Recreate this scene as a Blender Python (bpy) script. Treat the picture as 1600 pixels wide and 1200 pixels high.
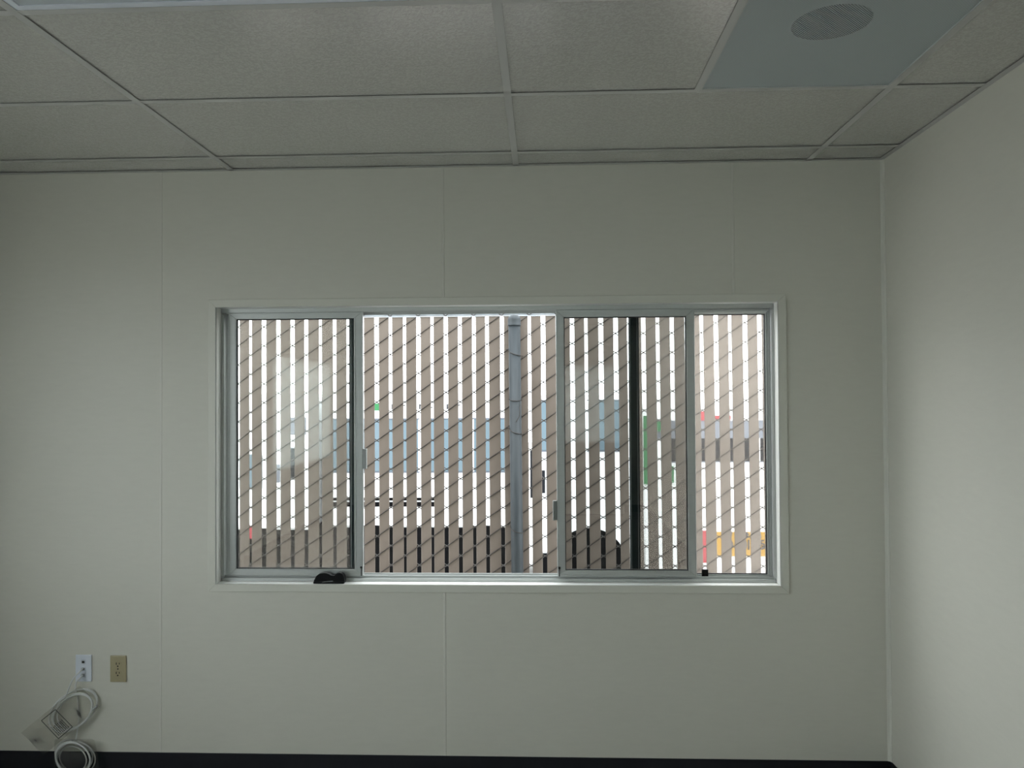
import bpy, bmesh, math, random
from mathutils import Vector, Matrix
random.seed(7)
scene = bpy.context.scene
for o in list(bpy.data.objects):
    bpy.data.objects.remove(o)

# ---------------------------------------------------------------- camera
EYE = 1.608
CAM_Y = -3.3431
yaw, pitch, roll = 0.0389, 0.0158, -0.0057
fwd = Vector((-math.sin(yaw) * math.cos(pitch), math.cos(yaw) * math.cos(pitch), math.sin(pitch)))
rgt0 = Vector((math.cos(yaw), math.sin(yaw), 0))
up0 = rgt0.cross(fwd)
rgt = rgt0 * math.cos(roll) + up0 * math.sin(roll)
upv = -rgt0 * math.sin(roll) + up0 * math.cos(roll)
cam = bpy.data.cameras.new('camera')
cam.sensor_fit = 'HORIZONTAL'
cam.sensor_width = 36.0
cam.lens = 1238.8 * 36.0 / 1600.0
cam.clip_start = 0.02
cam_o = bpy.data.objects.new('camera', cam)
scene.collection.objects.link(cam_o)
cam_o.matrix_world = Matrix(((rgt.x, upv.x, -fwd.x, 0), (rgt.y, upv.y, -fwd.y, CAM_Y),
                             (rgt.z, upv.z, -fwd.z, EYE), (0, 0, 0, 1)))
scene.camera = cam_o

# ---------------------------------------------------------------- world: bright overcast sky
world = bpy.data.worlds.new('overcast_sky')
scene.world = world
world.use_nodes = True
bg = world.node_tree.nodes['Background']
bg.inputs['Color'].default_value = (0.925, 0.98, 1.0, 1)
bg.inputs['Strength'].default_value = 6.1

scene.view_settings.view_transform = 'Standard'
scene.view_settings.look = 'None'
scene.view_settings.gamma = 1.0
scene.view_settings.use_curve_mapping = False
scene.view_settings.exposure = 0.0

# ---------------------------------------------------------------- materials
def new_mat(name):
    m = bpy.data.materials.new(name)
    m.use_nodes = True
    nt = m.node_tree
    return m, nt, nt.nodes['Principled BSDF']

def plain(name, col, rough=0.5, metal=0.0, var=0.0, scale=(20, 20, 20), bump=0.0, bscale=(200, 200, 200), bdist=0.001, spec=0.5):
    """principled colour with noise variation and fine relief"""
    m, nt, b = new_mat(name)
    b.inputs['Base Color'].default_value = (*col, 1)
    b.inputs['Roughness'].default_value = rough
    b.inputs['Metallic'].default_value = metal
    b.inputs['Specular IOR Level'].default_value = spec
    tc = nt.nodes.new('ShaderNodeTexCoord')
    if var > 0:
        mp = nt.nodes.new('ShaderNodeMapping')
        mp.inputs['Scale'].default_value = scale
        nz = nt.nodes.new('ShaderNodeTexNoise')
        nz.inputs['Scale'].default_value = 1.0
        nz.inputs['Detail'].default_value = 4
        rp = nt.nodes.new('ShaderNodeMix')
        rp.data_type = 'RGBA'
        rp.inputs['A'].default_value = (*[c * (1 - var) for c in col], 1)
        rp.inputs['B'].default_value = (*[min(1, c * (1 + var)) for c in col], 1)
        nt.links.new(tc.outputs['Object'], mp.inputs['Vector'])
        nt.links.new(mp.outputs['Vector'], nz.inputs['Vector'])
        nt.links.new(nz.outputs['Fac'], rp.inputs['Factor'])
        nt.links.new(rp.outputs['Result'], b.inputs['Base Color'])
    if bump > 0:
        mp2 = nt.nodes.new('ShaderNodeMapping')
        mp2.inputs['Scale'].default_value = bscale
        n2 = nt.nodes.new('ShaderNodeTexNoise')
        n2.inputs['Scale'].default_value = 1.0
        n2.inputs['Detail'].default_value = 2
        bp = nt.nodes.new('ShaderNodeBump')
        bp.inputs['Strength'].default_value = bump
        bp.inputs['Distance'].default_value = bdist
        nt.links.new(tc.outputs['Object'], mp2.inputs['Vector'])
        nt.links.new(mp2.outputs['Vector'], n2.inputs['Vector'])
        nt.links.new(n2.outputs['Fac'], bp.inputs['Height'])
        nt.links.new(bp.outputs['Normal'], b.inputs['Normal'])
    return m

def glass_mat(name, tint=(0.95, 0.97, 0.96), haze=0.0, haze_col=(0.9, 0.86, 0.82)):
    """thin pane: transparency + Schlick mirror reflection, optional film of dust"""
    m = bpy.data.materials.new(name)
    m.use_nodes = True
    nt = m.node_tree
    nt.nodes.clear()
    out = nt.nodes.new('ShaderNodeOutputMaterial')
    tr = nt.nodes.new('ShaderNodeBsdfTransparent')
    tr.inputs['Color'].default_value = (*tint, 1)
    gl = nt.nodes.new('ShaderNodeBsdfGlossy')
    gl.inputs['Roughness'].default_value = 0.0
    lw = nt.nodes.new('ShaderNodeLayerWeight')
    lw.inputs['Blend'].default_value = 0.5
    pw = nt.nodes.new('ShaderNodeMath'); pw.operation = 'POWER'
    pw.inputs[1].default_value = 6.1
    ml = nt.nodes.new('ShaderNodeMath'); ml.operation = 'MULTIPLY_ADD'
    ml.inputs[1].default_value = 0.96; ml.inputs[2].default_value = 0.04
    mx = nt.nodes.new('ShaderNodeMixShader')
    nt.links.new(lw.outputs['Facing'], pw.inputs[0])
    nt.links.new(pw.outputs[0], ml.inputs[0])
    nt.links.new(ml.outputs[0], mx.inputs[0])
    nt.links.new(tr.outputs[0], mx.inputs[1])
    nt.links.new(gl.outputs[0], mx.inputs[2])
    last = mx
    if haze > 0:
        tl = nt.nodes.new('ShaderNodeBsdfTranslucent')
        tl.inputs['Color'].default_value = (*haze_col, 1)
        tc = nt.nodes.new('ShaderNodeTexCoord')
        nz = nt.nodes.new('ShaderNodeTexNoise')
        nz.inputs['Scale'].default_value = 3.0
        nz.inputs['Detail'].default_value = 6
        mm = nt.nodes.new('ShaderNodeMath'); mm.operation = 'MULTIPLY'
        mm.inputs[1].default_value = haze * 2
        nt.links.new(tc.outputs['Object'], nz.inputs['Vector'])
        nt.links.new(nz.outputs['Fac'], mm.inputs[0])
        m2 = nt.nodes.new('ShaderNodeMixShader')
        nt.links.new(mm.outputs[0], m2.inputs[0])
        nt.links.new(mx.outputs[0], m2.inputs[1])
        nt.links.new(tl.outputs[0], m2.inputs[2])
        last = m2
    nt.links.new(last.outputs[0], out.inputs['Surface'])
    return m

M = {}
M['wall'] = plain('ivory_vinyl_wallcovering', (0.66, 0.645, 0.575), 0.5, var=0.035, scale=(14, 14, 60), bump=0.25, bscale=(260, 260, 700), bdist=0.0006)
M['batten'] = plain('ivory_batten', (0.67, 0.655, 0.59), 0.45, var=0.02)
M['trim'] = plain('ivory_trim', (0.68, 0.67, 0.60), 0.4, var=0.02)
M['liner'] = plain('white_liner_and_lit_rail', (0.80, 0.80, 0.77), 0.35, var=0.03, scale=(8, 30, 8))
M['alu'] = plain('mill_aluminium', (0.50, 0.515, 0.505), 0.42, 0.6, var=0.06, scale=(6, 6, 60), bump=0.1, bscale=(80, 80, 900), bdist=0.0004)
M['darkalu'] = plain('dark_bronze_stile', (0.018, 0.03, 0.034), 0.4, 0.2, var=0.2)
M['gasket'] = plain('black_rubber_gasket', (0.008, 0.008, 0.009), 0.6, var=0.2)
M['black'] = plain('black_plastic', (0.003, 0.003, 0.0035), 0.5, var=0.2, spec=0.2)
M['grey_plastic'] = plain('grey_latch_plastic', (0.28, 0.30, 0.29), 0.45, var=0.05)
M['base'] = plain('black_cove_base_rubber', (0.006, 0.007, 0.012), 0.45, var=0.2)
M['carpet'] = plain('grey_carpet', (0.21, 0.205, 0.20), 0.95, var=0.3, scale=(60, 60, 60), bump=0.6, bscale=(400, 400, 400), bdist=0.003)
M['tee'] = plain('white_grid_steel', (0.52, 0.52, 0.50), 0.4, var=0.02)
M['deck'] = plain('dark_plenum', (0.05, 0.05, 0.05), 0.9, var=0.2)
M['white_steel'] = plain('white_sheet_steel', (0.62, 0.66, 0.66), 0.45, var=0.02)
M['duct'] = plain('dark_duct', (0.03, 0.03, 0.03), 0.8, var=0.2)
M['plate_white'] = plain('white_nylon', (0.72, 0.76, 0.83), 0.35, var=0.02)
M['plate_tan'] = plain('ivory_nylon', (0.42, 0.37, 0.235), 0.35, var=0.02)
M['slot'] = plain('dark_slot', (0.01, 0.01, 0.01), 0.6, var=0.2)
M['cable'] = plain('white_cable_jacket', (0.74, 0.75, 0.74), 0.4, var=0.03)
M['plug'] = plain('clear_plug_plastic', (0.5, 0.52, 0.53), 0.2, var=0.05)
M['ink'] = plain('dark_print', (0.03, 0.03, 0.035), 0.6, var=0.1)
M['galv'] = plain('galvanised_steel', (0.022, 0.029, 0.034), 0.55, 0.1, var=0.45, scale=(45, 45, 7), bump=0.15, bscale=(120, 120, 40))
M['rail'] = plain('galvanised_rail', (0.45, 0.50, 0.55), 0.45, 0.3, var=0.3, scale=(25, 60, 60))
M['wire'] = plain('coated_wire', (0.035, 0.029, 0.025), 0.45, 0.2, var=0.2)
M['concrete'] = plain('pale_concrete', (0.45, 0.44, 0.42), 0.9, var=0.12, scale=(1.5, 1.5, 1.5))
M['vwhite'] = plain('white_vehicle_paint', (0.80, 0.81, 0.82), 0.25, var=0.02)
M['vblack'] = plain('black_trim_and_under_shade', (0.003, 0.003, 0.0035), 0.8, var=0.2, spec=0.05)
M['vblue'] = plain('painted_sky_glass', (0.105, 0.15, 0.18), 0.3, var=0.10, scale=(1.2, 1, 5))  # sky reflected in the vehicle windows, put into the base colour
M['vdark'] = plain('dark_vehicle_glass', (0.012, 0.013, 0.016), 0.5, var=0.2, spec=0.1)
M['vgrey'] = plain('blue_grey_panel', (0.115, 0.127, 0.155), 0.4, var=0.1)
M['vgreen'] = plain('green_decal', (0.015, 0.145, 0.045), 0.4, var=0.1)
M['vred'] = plain('red_decal', (0.25, 0.012, 0.022), 0.4, var=0.1)
M['vyellow'] = plain('yellow_decal', (0.29, 0.155, 0.008), 0.4, var=0.05)
M['rubber'] = plain('tyre_rubber', (0.004, 0.004, 0.004), 0.9, var=0.2, spec=0.05)
M['cabinet'] = plain('pale_laminate', (0.6, 0.6, 0.6), 0.4, var=0.03)
M['door'] = plain('beige_door', (0.5, 0.48, 0.42), 0.5, var=0.03)
M['g_sash'] = glass_mat('grey_sash_glass', (0.72, 0.73, 0.725))
M['g_sash2'] = glass_mat('pale_sash_glass', (0.90, 0.91, 0.905))
M['g_fix'] = glass_mat('dusty_fixed_glass', (0.95, 0.95, 0.94), haze=0.036, haze_col=(0.95, 0.83, 0.75))
M['g_fix2'] = glass_mat('clear_fixed_glass', (0.95, 0.95, 0.94), haze=0.022, haze_col=(0.95, 0.85, 0.78))
M['g_clear'] = glass_mat('clear_glass', (0.96, 0.97, 0.97))

# privacy slats: taupe plastic with vertical grain, slightly different from slat to slat
def slat_mat():
    m, nt, b = new_mat('taupe_slat_plastic')
    tc = nt.nodes.new('ShaderNodeTexCoord')
    mp = nt.nodes.new('ShaderNodeMapping')
    mp.inputs['Scale'].default_value = (260, 260, 4)
    nz = nt.nodes.new('ShaderNodeTexNoise'); nz.inputs['Scale'].default_value = 1.0; nz.inputs['Detail'].default_value = 3
    oi = nt.nodes.new('ShaderNodeObjectInfo')
    ad = nt.nodes.new('ShaderNodeMath'); ad.operation = 'MULTIPLY_ADD'; ad.inputs[1].default_value = 0.5
    md = nt.nodes.new('ShaderNodeMath'); md.operation = 'MULTIPLY'; md.inputs[1].default_value = 0.5
    mx = nt.nodes.new('ShaderNodeMix'); mx.data_type = 'RGBA'
    mx.inputs['A'].default_value = (0.112, 0.089, 0.073, 1)
    mx.inputs['B'].default_value = (0.158, 0.130, 0.110, 1)
    nt.links.new(tc.outputs['Object'], mp.inputs['Vector'])
    nt.links.new(mp.outputs['Vector'], nz.inputs['Vector'])
    nt.links.new(oi.outputs['Random'], md.inputs[0])
    nt.links.new(nz.outputs['Fac'], ad.inputs[0])
    nt.links.new(md.outputs[0], ad.inputs[2])
    nt.links.new(ad.outputs[0], mx.inputs['Factor'])
    nt.links.new(mx.outputs['Result'], b.inputs['Base Color'])
    b.inputs['Roughness'].default_value = 0.6
    return m
M['slat'] = slat_mat()
def shade_mat():  # translucent sheet added to dim the unseen windows and their reflections
    m = bpy.data.materials.new('white_dimming_shade')
    m.use_nodes = True
    nt = m.node_tree; nt.nodes.clear()
    out = nt.nodes.new('ShaderNodeOutputMaterial')
    tl = nt.nodes.new('ShaderNodeBsdfTranslucent'); tl.inputs['Color'].default_value = (0.86, 0.90, 0.88, 1)
    df = nt.nodes.new('ShaderNodeBsdfDiffuse'); df.inputs['Color'].default_value = (0.7, 0.7, 0.68, 1)
    mx = nt.nodes.new('ShaderNodeMixShader'); mx.inputs[0].default_value = 0.15
    nt.links.new(tl.outputs[0], mx.inputs[1]); nt.links.new(df.outputs[0], mx.inputs[2])
    nt.links.new(mx.outputs[0], out.inputs['Surface'])
    return m
M['shade'] = shade_mat()

# vinyl-faced ceiling tile with raised worm-like stipple
def tile_mat():
    m, nt, b = new_mat('stippled_vinyl_tile')
    tc = nt.nodes.new('ShaderNodeTexCoord')
    n1 = nt.nodes.new('ShaderNodeTexNoise'); n1.inputs['Scale'].default_value = 95; n1.inputs['Detail'].default_value = 2
    n1.inputs['Distortion'].default_value = 1.2
    rp = nt.nodes.new('ShaderNodeValToRGB')
    rp.color_ramp.elements[0].position = 0.44; rp.color_ramp.elements[1].position = 0.56
    bp = nt.nodes.new('ShaderNodeBump'); bp.inputs['Strength'].default_value = 0.45; bp.inputs['Distance'].default_value = 0.0020
    mx = nt.nodes.new('ShaderNodeMix'); mx.data_type = 'RGBA'
    mx.inputs['A'].default_value = (0.44, 0.433, 0.405, 1); mx.inputs['B'].default_value = (0.50, 0.492, 0.462, 1)
    nt.links.new(tc.outputs['Object'], n1.inputs['Vector'])
    nt.links.new(n1.outputs['Fac'], rp.inputs['Fac'])
    nt.links.new(n1.outputs['Fac'], bp.inputs['Height'])
    nt.links.new(rp.outputs['Color'], mx.inputs['Factor'])
    nt.links.new(mx.outputs['Result'], b.inputs['Base Color'])
    nt.links.new(bp.outputs['Normal'], b.inputs['Normal'])
    b.inputs['Roughness'].default_value = 0.17
    b.inputs['Specular IOR Level'].default_value = 0.8
    b.inputs['Coat Weight'].default_value = 0.8
    b.inputs['Coat Roughness'].default_value = 0.12
    b.inputs['Coat IOR'].default_value = 1.6
    nt.links.new(bp.outputs['Normal'], b.inputs['Coat Normal'])
    return m
M['tile'] = tile_mat()

# perforated sheet: real see-through holes
def perf_mat():
    m, nt, b = new_mat('perforated_sheet')
    b.inputs['Base Color'].default_value = (0.56, 0.62, 0.63, 1)
    b.inputs['Roughness'].default_value = 0.45
    out = nt.nodes['Material Output']
    tc = nt.nodes.new('ShaderNodeTexCoord')
    mp = nt.nodes.new('ShaderNodeMapping')
    mp.inputs['Rotation'].default_value = (0, 0, math.radians(45))
    mp.inputs['Scale'].default_value = (190, 190, 190)
    fr = nt.nodes.new('ShaderNodeVectorMath'); fr.operation = 'FRACTION'
    sb = nt.nodes.new('ShaderNodeVectorMath'); sb.operation = 'SUBTRACT'; sb.inputs[1].default_value = (0.5, 0.5, 0.5)
    mu = nt.nodes.new('ShaderNodeVectorMath'); mu.operation = 'MULTIPLY'; mu.inputs[1].default_value = (1, 1, 0)
    ln = nt.nodes.new('ShaderNodeVectorMath'); ln.operation = 'LENGTH'
    lt = nt.nodes.new('ShaderNodeMath'); lt.operation = 'LESS_THAN'; lt.inputs[1].default_value = 0.36
    tr = nt.nodes.new('ShaderNodeBsdfTransparent')
    mx = nt.nodes.new('ShaderNodeMixShader')
    nt.links.new(tc.outputs['Object'], mp.inputs['Vector'])
    nt.links.new(mp.outputs['Vector'], fr.inputs[0])
    nt.links.new(fr.outputs[0], sb.inputs[0])
    nt.links.new(sb.outputs[0], mu.inputs[0])
    nt.links.new(mu.outputs[0], ln.inputs[0])
    nt.links.new(ln.outputs['Value'], lt.inputs[0])
    nt.links.new(lt.outputs[0], mx.inputs[0])
    nt.links.new(b.outputs[0], mx.inputs[1])
    nt.links.new(tr.outputs[0], mx.inputs[2])
    nt.links.new(mx.outputs[0], out.inputs['Surface'])
    return m
M['perf'] = perf_mat()

def film_mat():
    m = bpy.data.materials.new('clear_bag_film')
    m.use_nodes = True
    nt = m.node_tree; nt.nodes.clear()
    out = nt.nodes.new('ShaderNodeOutputMaterial')
    tr = nt.nodes.new('ShaderNodeBsdfTransparent'); tr.inputs['Color'].default_value = (0.965, 0.965, 0.95, 1)
    gl = nt.nodes.new('ShaderNodeBsdfGlossy'); gl.inputs['Roughness'].default_value = 0.12
    df = nt.nodes.new('ShaderNodeBsdfDiffuse'); df.inputs['Color'].default_value = (0.6, 0.6, 0.57, 1)
    lw = nt.nodes.new('ShaderNodeLayerWeight'); lw.inputs['Blend'].default_value = 0.25
    m1 = nt.nodes.new('ShaderNodeMixShader'); m2 = nt.nodes.new('ShaderNodeMixShader')
    m2.inputs[0].default_value = 0.04
    nt.links.new(lw.outputs['Fresnel'], m1.inputs[0])
    nt.links.new(tr.outputs[0], m1.inputs[1]); nt.links.new(gl.outputs[0], m1.inputs[2])
    nt.links.new(m1.outputs[0], m2.inputs[1]); nt.links.new(df.outputs[0], m2.inputs[2])
    nt.links.new(m2.outputs[0], out.inputs['Surface'])
    return m
M['film'] = film_mat()

# ---------------------------------------------------------------- mesh helpers
def add_box(bm, x0, x1, y0, y1, z0, z1):
    v = [bm.verts.new(p) for p in ((x0, y0, z0), (x1, y0, z0), (x1, y1, z0), (x0, y1, z0),
                                   (x0, y0, z1), (x1, y0, z1), (x1, y1, z1), (x0, y1, z1))]
    for f in ((0, 3, 2, 1), (4, 5, 6, 7), (0, 1, 5, 4), (1, 2, 6, 5), (2, 3, 7, 6), (3, 0, 4, 7)):
        bm.faces.new([v[i] for i in f])

def add_prism(bm, pts, axis, a0, a1):
    """extrude a closed 2-D outline along an axis; 'y': pts are (x,z), 'x': (y,z), 'z': (x,y)"""
    def P(p, a):
        return {'y': (p[0], a, p[1]), 'x': (a, p[0], p[1]), 'z': (p[0], p[1], a)}[axis]
    A = [bm.verts.new(P(p, a0)) for p in pts]
    B = [bm.verts.new(P(p, a1)) for p in pts]
    n = len(pts)
    bm.faces.new(A); bm.faces.new(B[::-1])
    for i in range(n):
        bm.faces.new([A[i], B[i], B[(i + 1) % n], A[(i + 1) % n]])

def add_cyl(bm, c, r, a0, a1, axis='z', n=20, r2=None):
    r2 = r if r2 is None else r2
    def P(i, rr, a):
        t = 2 * math.pi * i / n
        u, v = rr * math.cos(t), rr * math.sin(t)
        return {'z': (c[0] + u, c[1] + v, a), 'y': (c[0] + u, a, c[1] + v), 'x': (a, c[0] + u, c[1] + v)}[axis]
    A = [bm.verts.new(P(i, r, a0)) for i in range(n)]
    B = [bm.verts.new(P(i, r2, a1)) for i in range(n)]
    bm.faces.new(A[::-1]); bm.faces.new(B)
    for i in range(n):
        bm.faces.new([A[i], A[(i + 1) % n], B[(i + 1) % n], B[i]])

def add_tube(bm, pts, r, n=6, closed=False):
    pts = [Vector(p) for p in pts]
    rings = []
    N = len(pts)
    prev = None
    for i, p in enumerate(pts):
        a = pts[(i - 1) % N] if (closed or i > 0) else p
        b = pts[(i + 1) % N] if (closed or i < N - 1) else p
        t = (b - a).normalized()
        if prev is None:
            ref = Vector((0, 1, 0)) if abs(t.y) < 0.9 else Vector((1, 0, 0))
            u = t.cross(ref).normalized()
        else:
            u = (prev - t * prev.dot(t)).normalized()
        prev = u
        w = t.cross(u)
        rings.append([bm.verts.new(p + (u * math.cos(2 * math.pi * k / n) + w * math.sin(2 * math.pi * k / n)) * r) for k in range(n)])
    M_ = N if closed else N - 1
    for i in range(M_):
        A, B = rings[i], rings[(i + 1) % N]
        for k in range(n):
            bm.faces.new([A[k], A[(k + 1) % n], B[(k + 1) % n], B[k]])
    if not closed:
        bm.faces.new(rings[0][::-1]); bm.faces.new(rings[-1])

def mesh_of(bm, name, mat, smooth=False, bevel=0.0, segs=1):
    if bevel > 0:
        bmesh.ops.bevel(bm, geom=list(bm.edges), offset=bevel, segments=segs, affect='EDGES', profile=0.5)
    bmesh.ops.recalc_face_normals(bm, faces=list(bm.faces))
    me = bpy.data.meshes.new(name)
    bm.to_mesh(me); bm.free()
    me.materials.append(M[mat] if isinstance(mat, str) else mat)
    if smooth:
        for p in me.polygons:
            p.use_smooth = True
    return me

def link(name, me, parent=None, loc=(0, 0, 0)):
    o = bpy.data.objects.new(name, me)
    scene.collection.objects.link(o)
    o.location = loc
    if parent:
        o.parent = parent
    return o

def obj(name, bm, mat, parent=None, smooth=False, bevel=0.0, segs=1, origin=None):
    """link a bmesh given in world (or parent) coordinates; origin moves the object's origin"""
    if origin is not None:
        for v in bm.verts:
            v.co -= Vector(origin)
    return link(name, mesh_of(bm, name, mat, smooth, bevel, segs), parent, origin or (0, 0, 0))

def box(name, b, mat, parent=None, bevel=0.0, segs=1, smooth=False):
    bm = bmesh.new(); add_box(bm, *b)
    return obj(name, bm, mat, parent, smooth, bevel, segs)

def prism(name, pts, axis, a0, a1, mat, parent=None, bevel=0.0, smooth=False):
    bm = bmesh.new(); add_prism(bm, pts, axis, a0, a1)
    return obj(name, bm, mat, parent, smooth, bevel)

def empty(name, loc=(0, 0, 0), parent=None):
    o = bpy.data.objects.new(name, None)
    o.empty_display_size = 0.1
    scene.collection.objects.link(o)
    o.location = loc
    if parent:
        o.parent = parent
    return o

def tag(o, label=None, cat=None, group=None, kind=None):
    if label: o['label'] = label
    if cat: o['category'] = cat
    if group: o['group'] = group
    if kind: o['kind'] = kind
    return o

# ================================================================ THE ROOM
XL, XR = -2.858, 1.4217       # side walls
YB = -7.60                    # back wall
CZ = 2.584                    # ceiling
WT = 0.14                     # front wall thickness
GROUND = -0.90
# window opening (inner edge of the casing)
WX0, WX1, WZ0, WZ1 = -1.3975, 0.9795, 0.817, 1.9963
# outer edge of the casing
TX0, TX1, TZ0, TZ1 = -1.4305, 1.0134, 0.785, 2.030

def wall_with_holes(name, axis, a0, a1, u0, u1, z0, z1, holes, mat, label):
    """a wall slab along u with rectangular holes (u0,u1,z0,z1), sorted"""
    bm = bmesh.new()
    def B(ua, ub, za, zb):
        if ub - ua < 1e-4 or zb - za < 1e-4: return
        if axis == 'y': add_box(bm, ua, ub, a0, a1, za, zb)
        else: add_box(bm, a0, a1, ua, ub, za, zb)
    cur = u0
    for h in holes:
        B(cur, h[0], z0, z1)
        B(h[0], h[1], z0, h[2]); B(h[0], h[1], h[3], z1)
        cur = h[1]
    B(cur, u1, z0, z1)
    o = obj(name, bm, mat)
    tag(o, label, 'wall', kind='structure')
    return o

floor = box('floor', (XL - .14, XR + .14, YB - .14, WT, -0.20, 0.0), 'carpet')
tag(floor, 'grey carpet floor below the black baseboard', 'floor', kind='structure')

PT = 0.006
wall_front = wall_with_holes('wall_front', 'y', PT, WT, XL - .14, XR + .14, -0.2, 2.80,
                             [(WX0 - .012, WX1 + .012, WZ0 - .012, WZ1 + .012)], 'wall',
                             'ivory vinyl panelled wall around the wide sliding window')
# vinyl panels 4 ft wide with a hairline joint, a slim batten over each joint
SEAMS = [-1.639, -0.4195, 0.800]
g = 0.0012
def panel(pts):
    prism('wall_panel', pts, 'y', 0.0, PT, 'wall', wall_front)
zt, zb = CZ + .02, 0.0
ox0, ox1, oz0, oz1 = WX0 - .008, WX1 + .008, WZ0 - .008, WZ1 + .008
panel([(XL, zb), (SEAMS[0] - g, zb), (SEAMS[0] - g, zt), (XL, zt)])
panel([(SEAMS[0] + g, zb), (SEAMS[1] - g, zb), (SEAMS[1] - g, oz0), (ox0, oz0), (ox0, oz1), (SEAMS[1] - g, oz1), (SEAMS[1] - g, zt), (SEAMS[0] + g, zt)])
panel([(SEAMS[1] + g, zb), (SEAMS[2] - .0001, zb), (SEAMS[2] - .0001, oz0), (SEAMS[1] + g, oz0)])
panel([(SEAMS[1] + g, oz1), (SEAMS[2] - g, oz1), (SEAMS[2] - g, zt), (SEAMS[1] + g, zt)])
panel([(SEAMS[2] + .0001, zb), (XR, zb), (XR, zt), (SEAMS[2] + g, zt), (SEAMS[2] + g, oz1), (ox1, oz1), (ox1, oz0), (SEAMS[2] + .0001, oz0)])
for i, s in enumerate(SEAMS):
    for za, zc in (((0.0, CZ),) if i == 0 else ((0.0, TZ0 - .001), (TZ1 + .001, CZ))[0 if i == 1 else 1:]):
        prism('batten', [(s - .0055, 0), (s - .004, -.0013), (s + .004, -.0013), (s + .0055, 0)], 'z', za, zc, 'batten', wall_front)

wall_right = box('wall_right', (XR + PT, XR + .14, YB - .14, WT, -0.2, 2.80), 'wall')
tag(wall_right, 'plain ivory vinyl wall running back from the right corner', 'wall', kind='structure')
y = 0.0
while y > YB:
    y2 = max(YB, y - 1.2192)
    box('wall_panel', (XR, XR + PT, y2 + g, y - g, 0, CZ + .02), 'wall', wall_right)
    if y2 > YB:
        box('batten', (XR - .0013, XR, y2 - .0055, y2 + .0055, 0, CZ), 'batten', wall_right)
    y = y2
# side windows behind the camera's field of view, all like the front one
LW = [(-7.20, -4.80, 0.80, 2.10), (-3.70, -1.10, 0.85, 2.15)]
wall_left = wall_with_holes('wall_left', 'x', XL - .14, XL, YB - .14, WT, -0.2, 2.80, LW, 'wall',
                            'ivory vinyl wall with two windows left of the view')
BW = [(-1.30, 1.09, 0.95, 2.07)]
wall_back = wall_with_holes('wall_back', 'y', YB - .14, YB, XL - .14, XR + .14, -0.2, 2.80, BW, 'wall',
                            'ivory wall with a window behind the viewpoint')

# baseboards: black rubber cove base, 100 mm
def cove(name, pts, axis, a0, a1, label):
    o = prism(name, pts, axis, a0, a1, 'base')
    tag(o, label, 'baseboard', kind='structure')
t = 0.004
cove('baseboard_front', [(-.001, 0), (-.014, 0), (-.010, .004), (-.006, .012), (-t, .03), (-t, .0985), (-.0025, .1003), (-.001, .1003)], 'x', XL + .001, XR - .004, 'black rubber cove base along the window wall')
cove('baseboard_right', [(XR - .001, 0), (XR - .014, 0), (XR - .010, .004), (XR - .006, .012), (XR - t, .03), (XR - t, .0985), (XR - .0025, .1003), (XR - .001, .1003)], 'y', YB + .02, -.001, 'black rubber cove base along the right wall')
cove('baseboard_left', [(XL + .001, 0), (XL + .014, 0), (XL + .006, .012), (XL + t, .03), (XL + t, .1), (XL + .001, .1)], 'y', YB + .02, -.016, 'black rubber cove base along the left wall')
cove('baseboard_back', [(YB + .001, 0), (YB + .014, 0), (YB + .006, .012), (YB + t, .03), (YB + t, .1), (YB + .001, .1)], 'x', XL + .02, XR - .02, 'black rubber cove base along the back wall')

# corner strip and wall angles under the ceiling
bm = bmesh.new()
add_prism(bm, [(XR, 0), (XR - .014, 0), (XR - .014, -.002), (XR - .006, -.006), (XR - .002, -.014), (XR, -.014)], 'z', .1003, CZ - .0005)
tag(obj('trim_1', bm, 'trim'), 'slim ivory strip covering the right corner', 'trim', kind='structure')
def angle(name, b1, b2, label):
    bm = bmesh.new(); add_box(bm, *b1); add_box(bm, *b2)
    tag(obj(name, bm, 'tee'), label, 'trim', kind='structure')
TE = 0.0005
angle('trim_2', (XL, XR, -.022, -TE, CZ, CZ + .0012), (XL, XR, -.0015, 0, CZ + .0012, CZ + .02), 'thin white ceiling angle along the window wall')
angle('trim_3', (XR - .022, XR - TE, YB, -.022, CZ, CZ + .0012), (XR - .0015, XR, YB, -.022, CZ + .0012, CZ + .02), 'thin white ceiling angle along the right wall')
angle('trim_4', (XL + TE, XL + .022, YB, -.022, CZ, CZ + .0012), (XL, XL + .0015, YB, -.022, CZ + .0012, CZ + .02), 'thin white ceiling angle along the left wall')
angle('trim_5', (XL + .022, XR - .022, YB + TE, YB + .022, CZ, CZ + .0012), (XL + .022, XR - .022, YB, YB + .0015, CZ + .0012, CZ + .02), 'thin white ceiling angle along the back wall')

# ---------------------------------------------------------------- suspended ceiling
ceiling = box('ceiling', (XL - .14, XR + .14, YB - .14, WT, 2.80, 2.86), 'deck')
tag(ceiling, 'suspended ceiling of stippled white tiles in a white grid', 'ceiling', kind='structure')
GX = [XL, -2.5464, -1.3272, -0.108, 1.1112, XR]
rows = [0.0, -0.1846]
while rows[-1] - 0.6096 > YB:
    rows.append(rows[-1] - 0.6096)
rows.append(YB)
TW = 0.012
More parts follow.
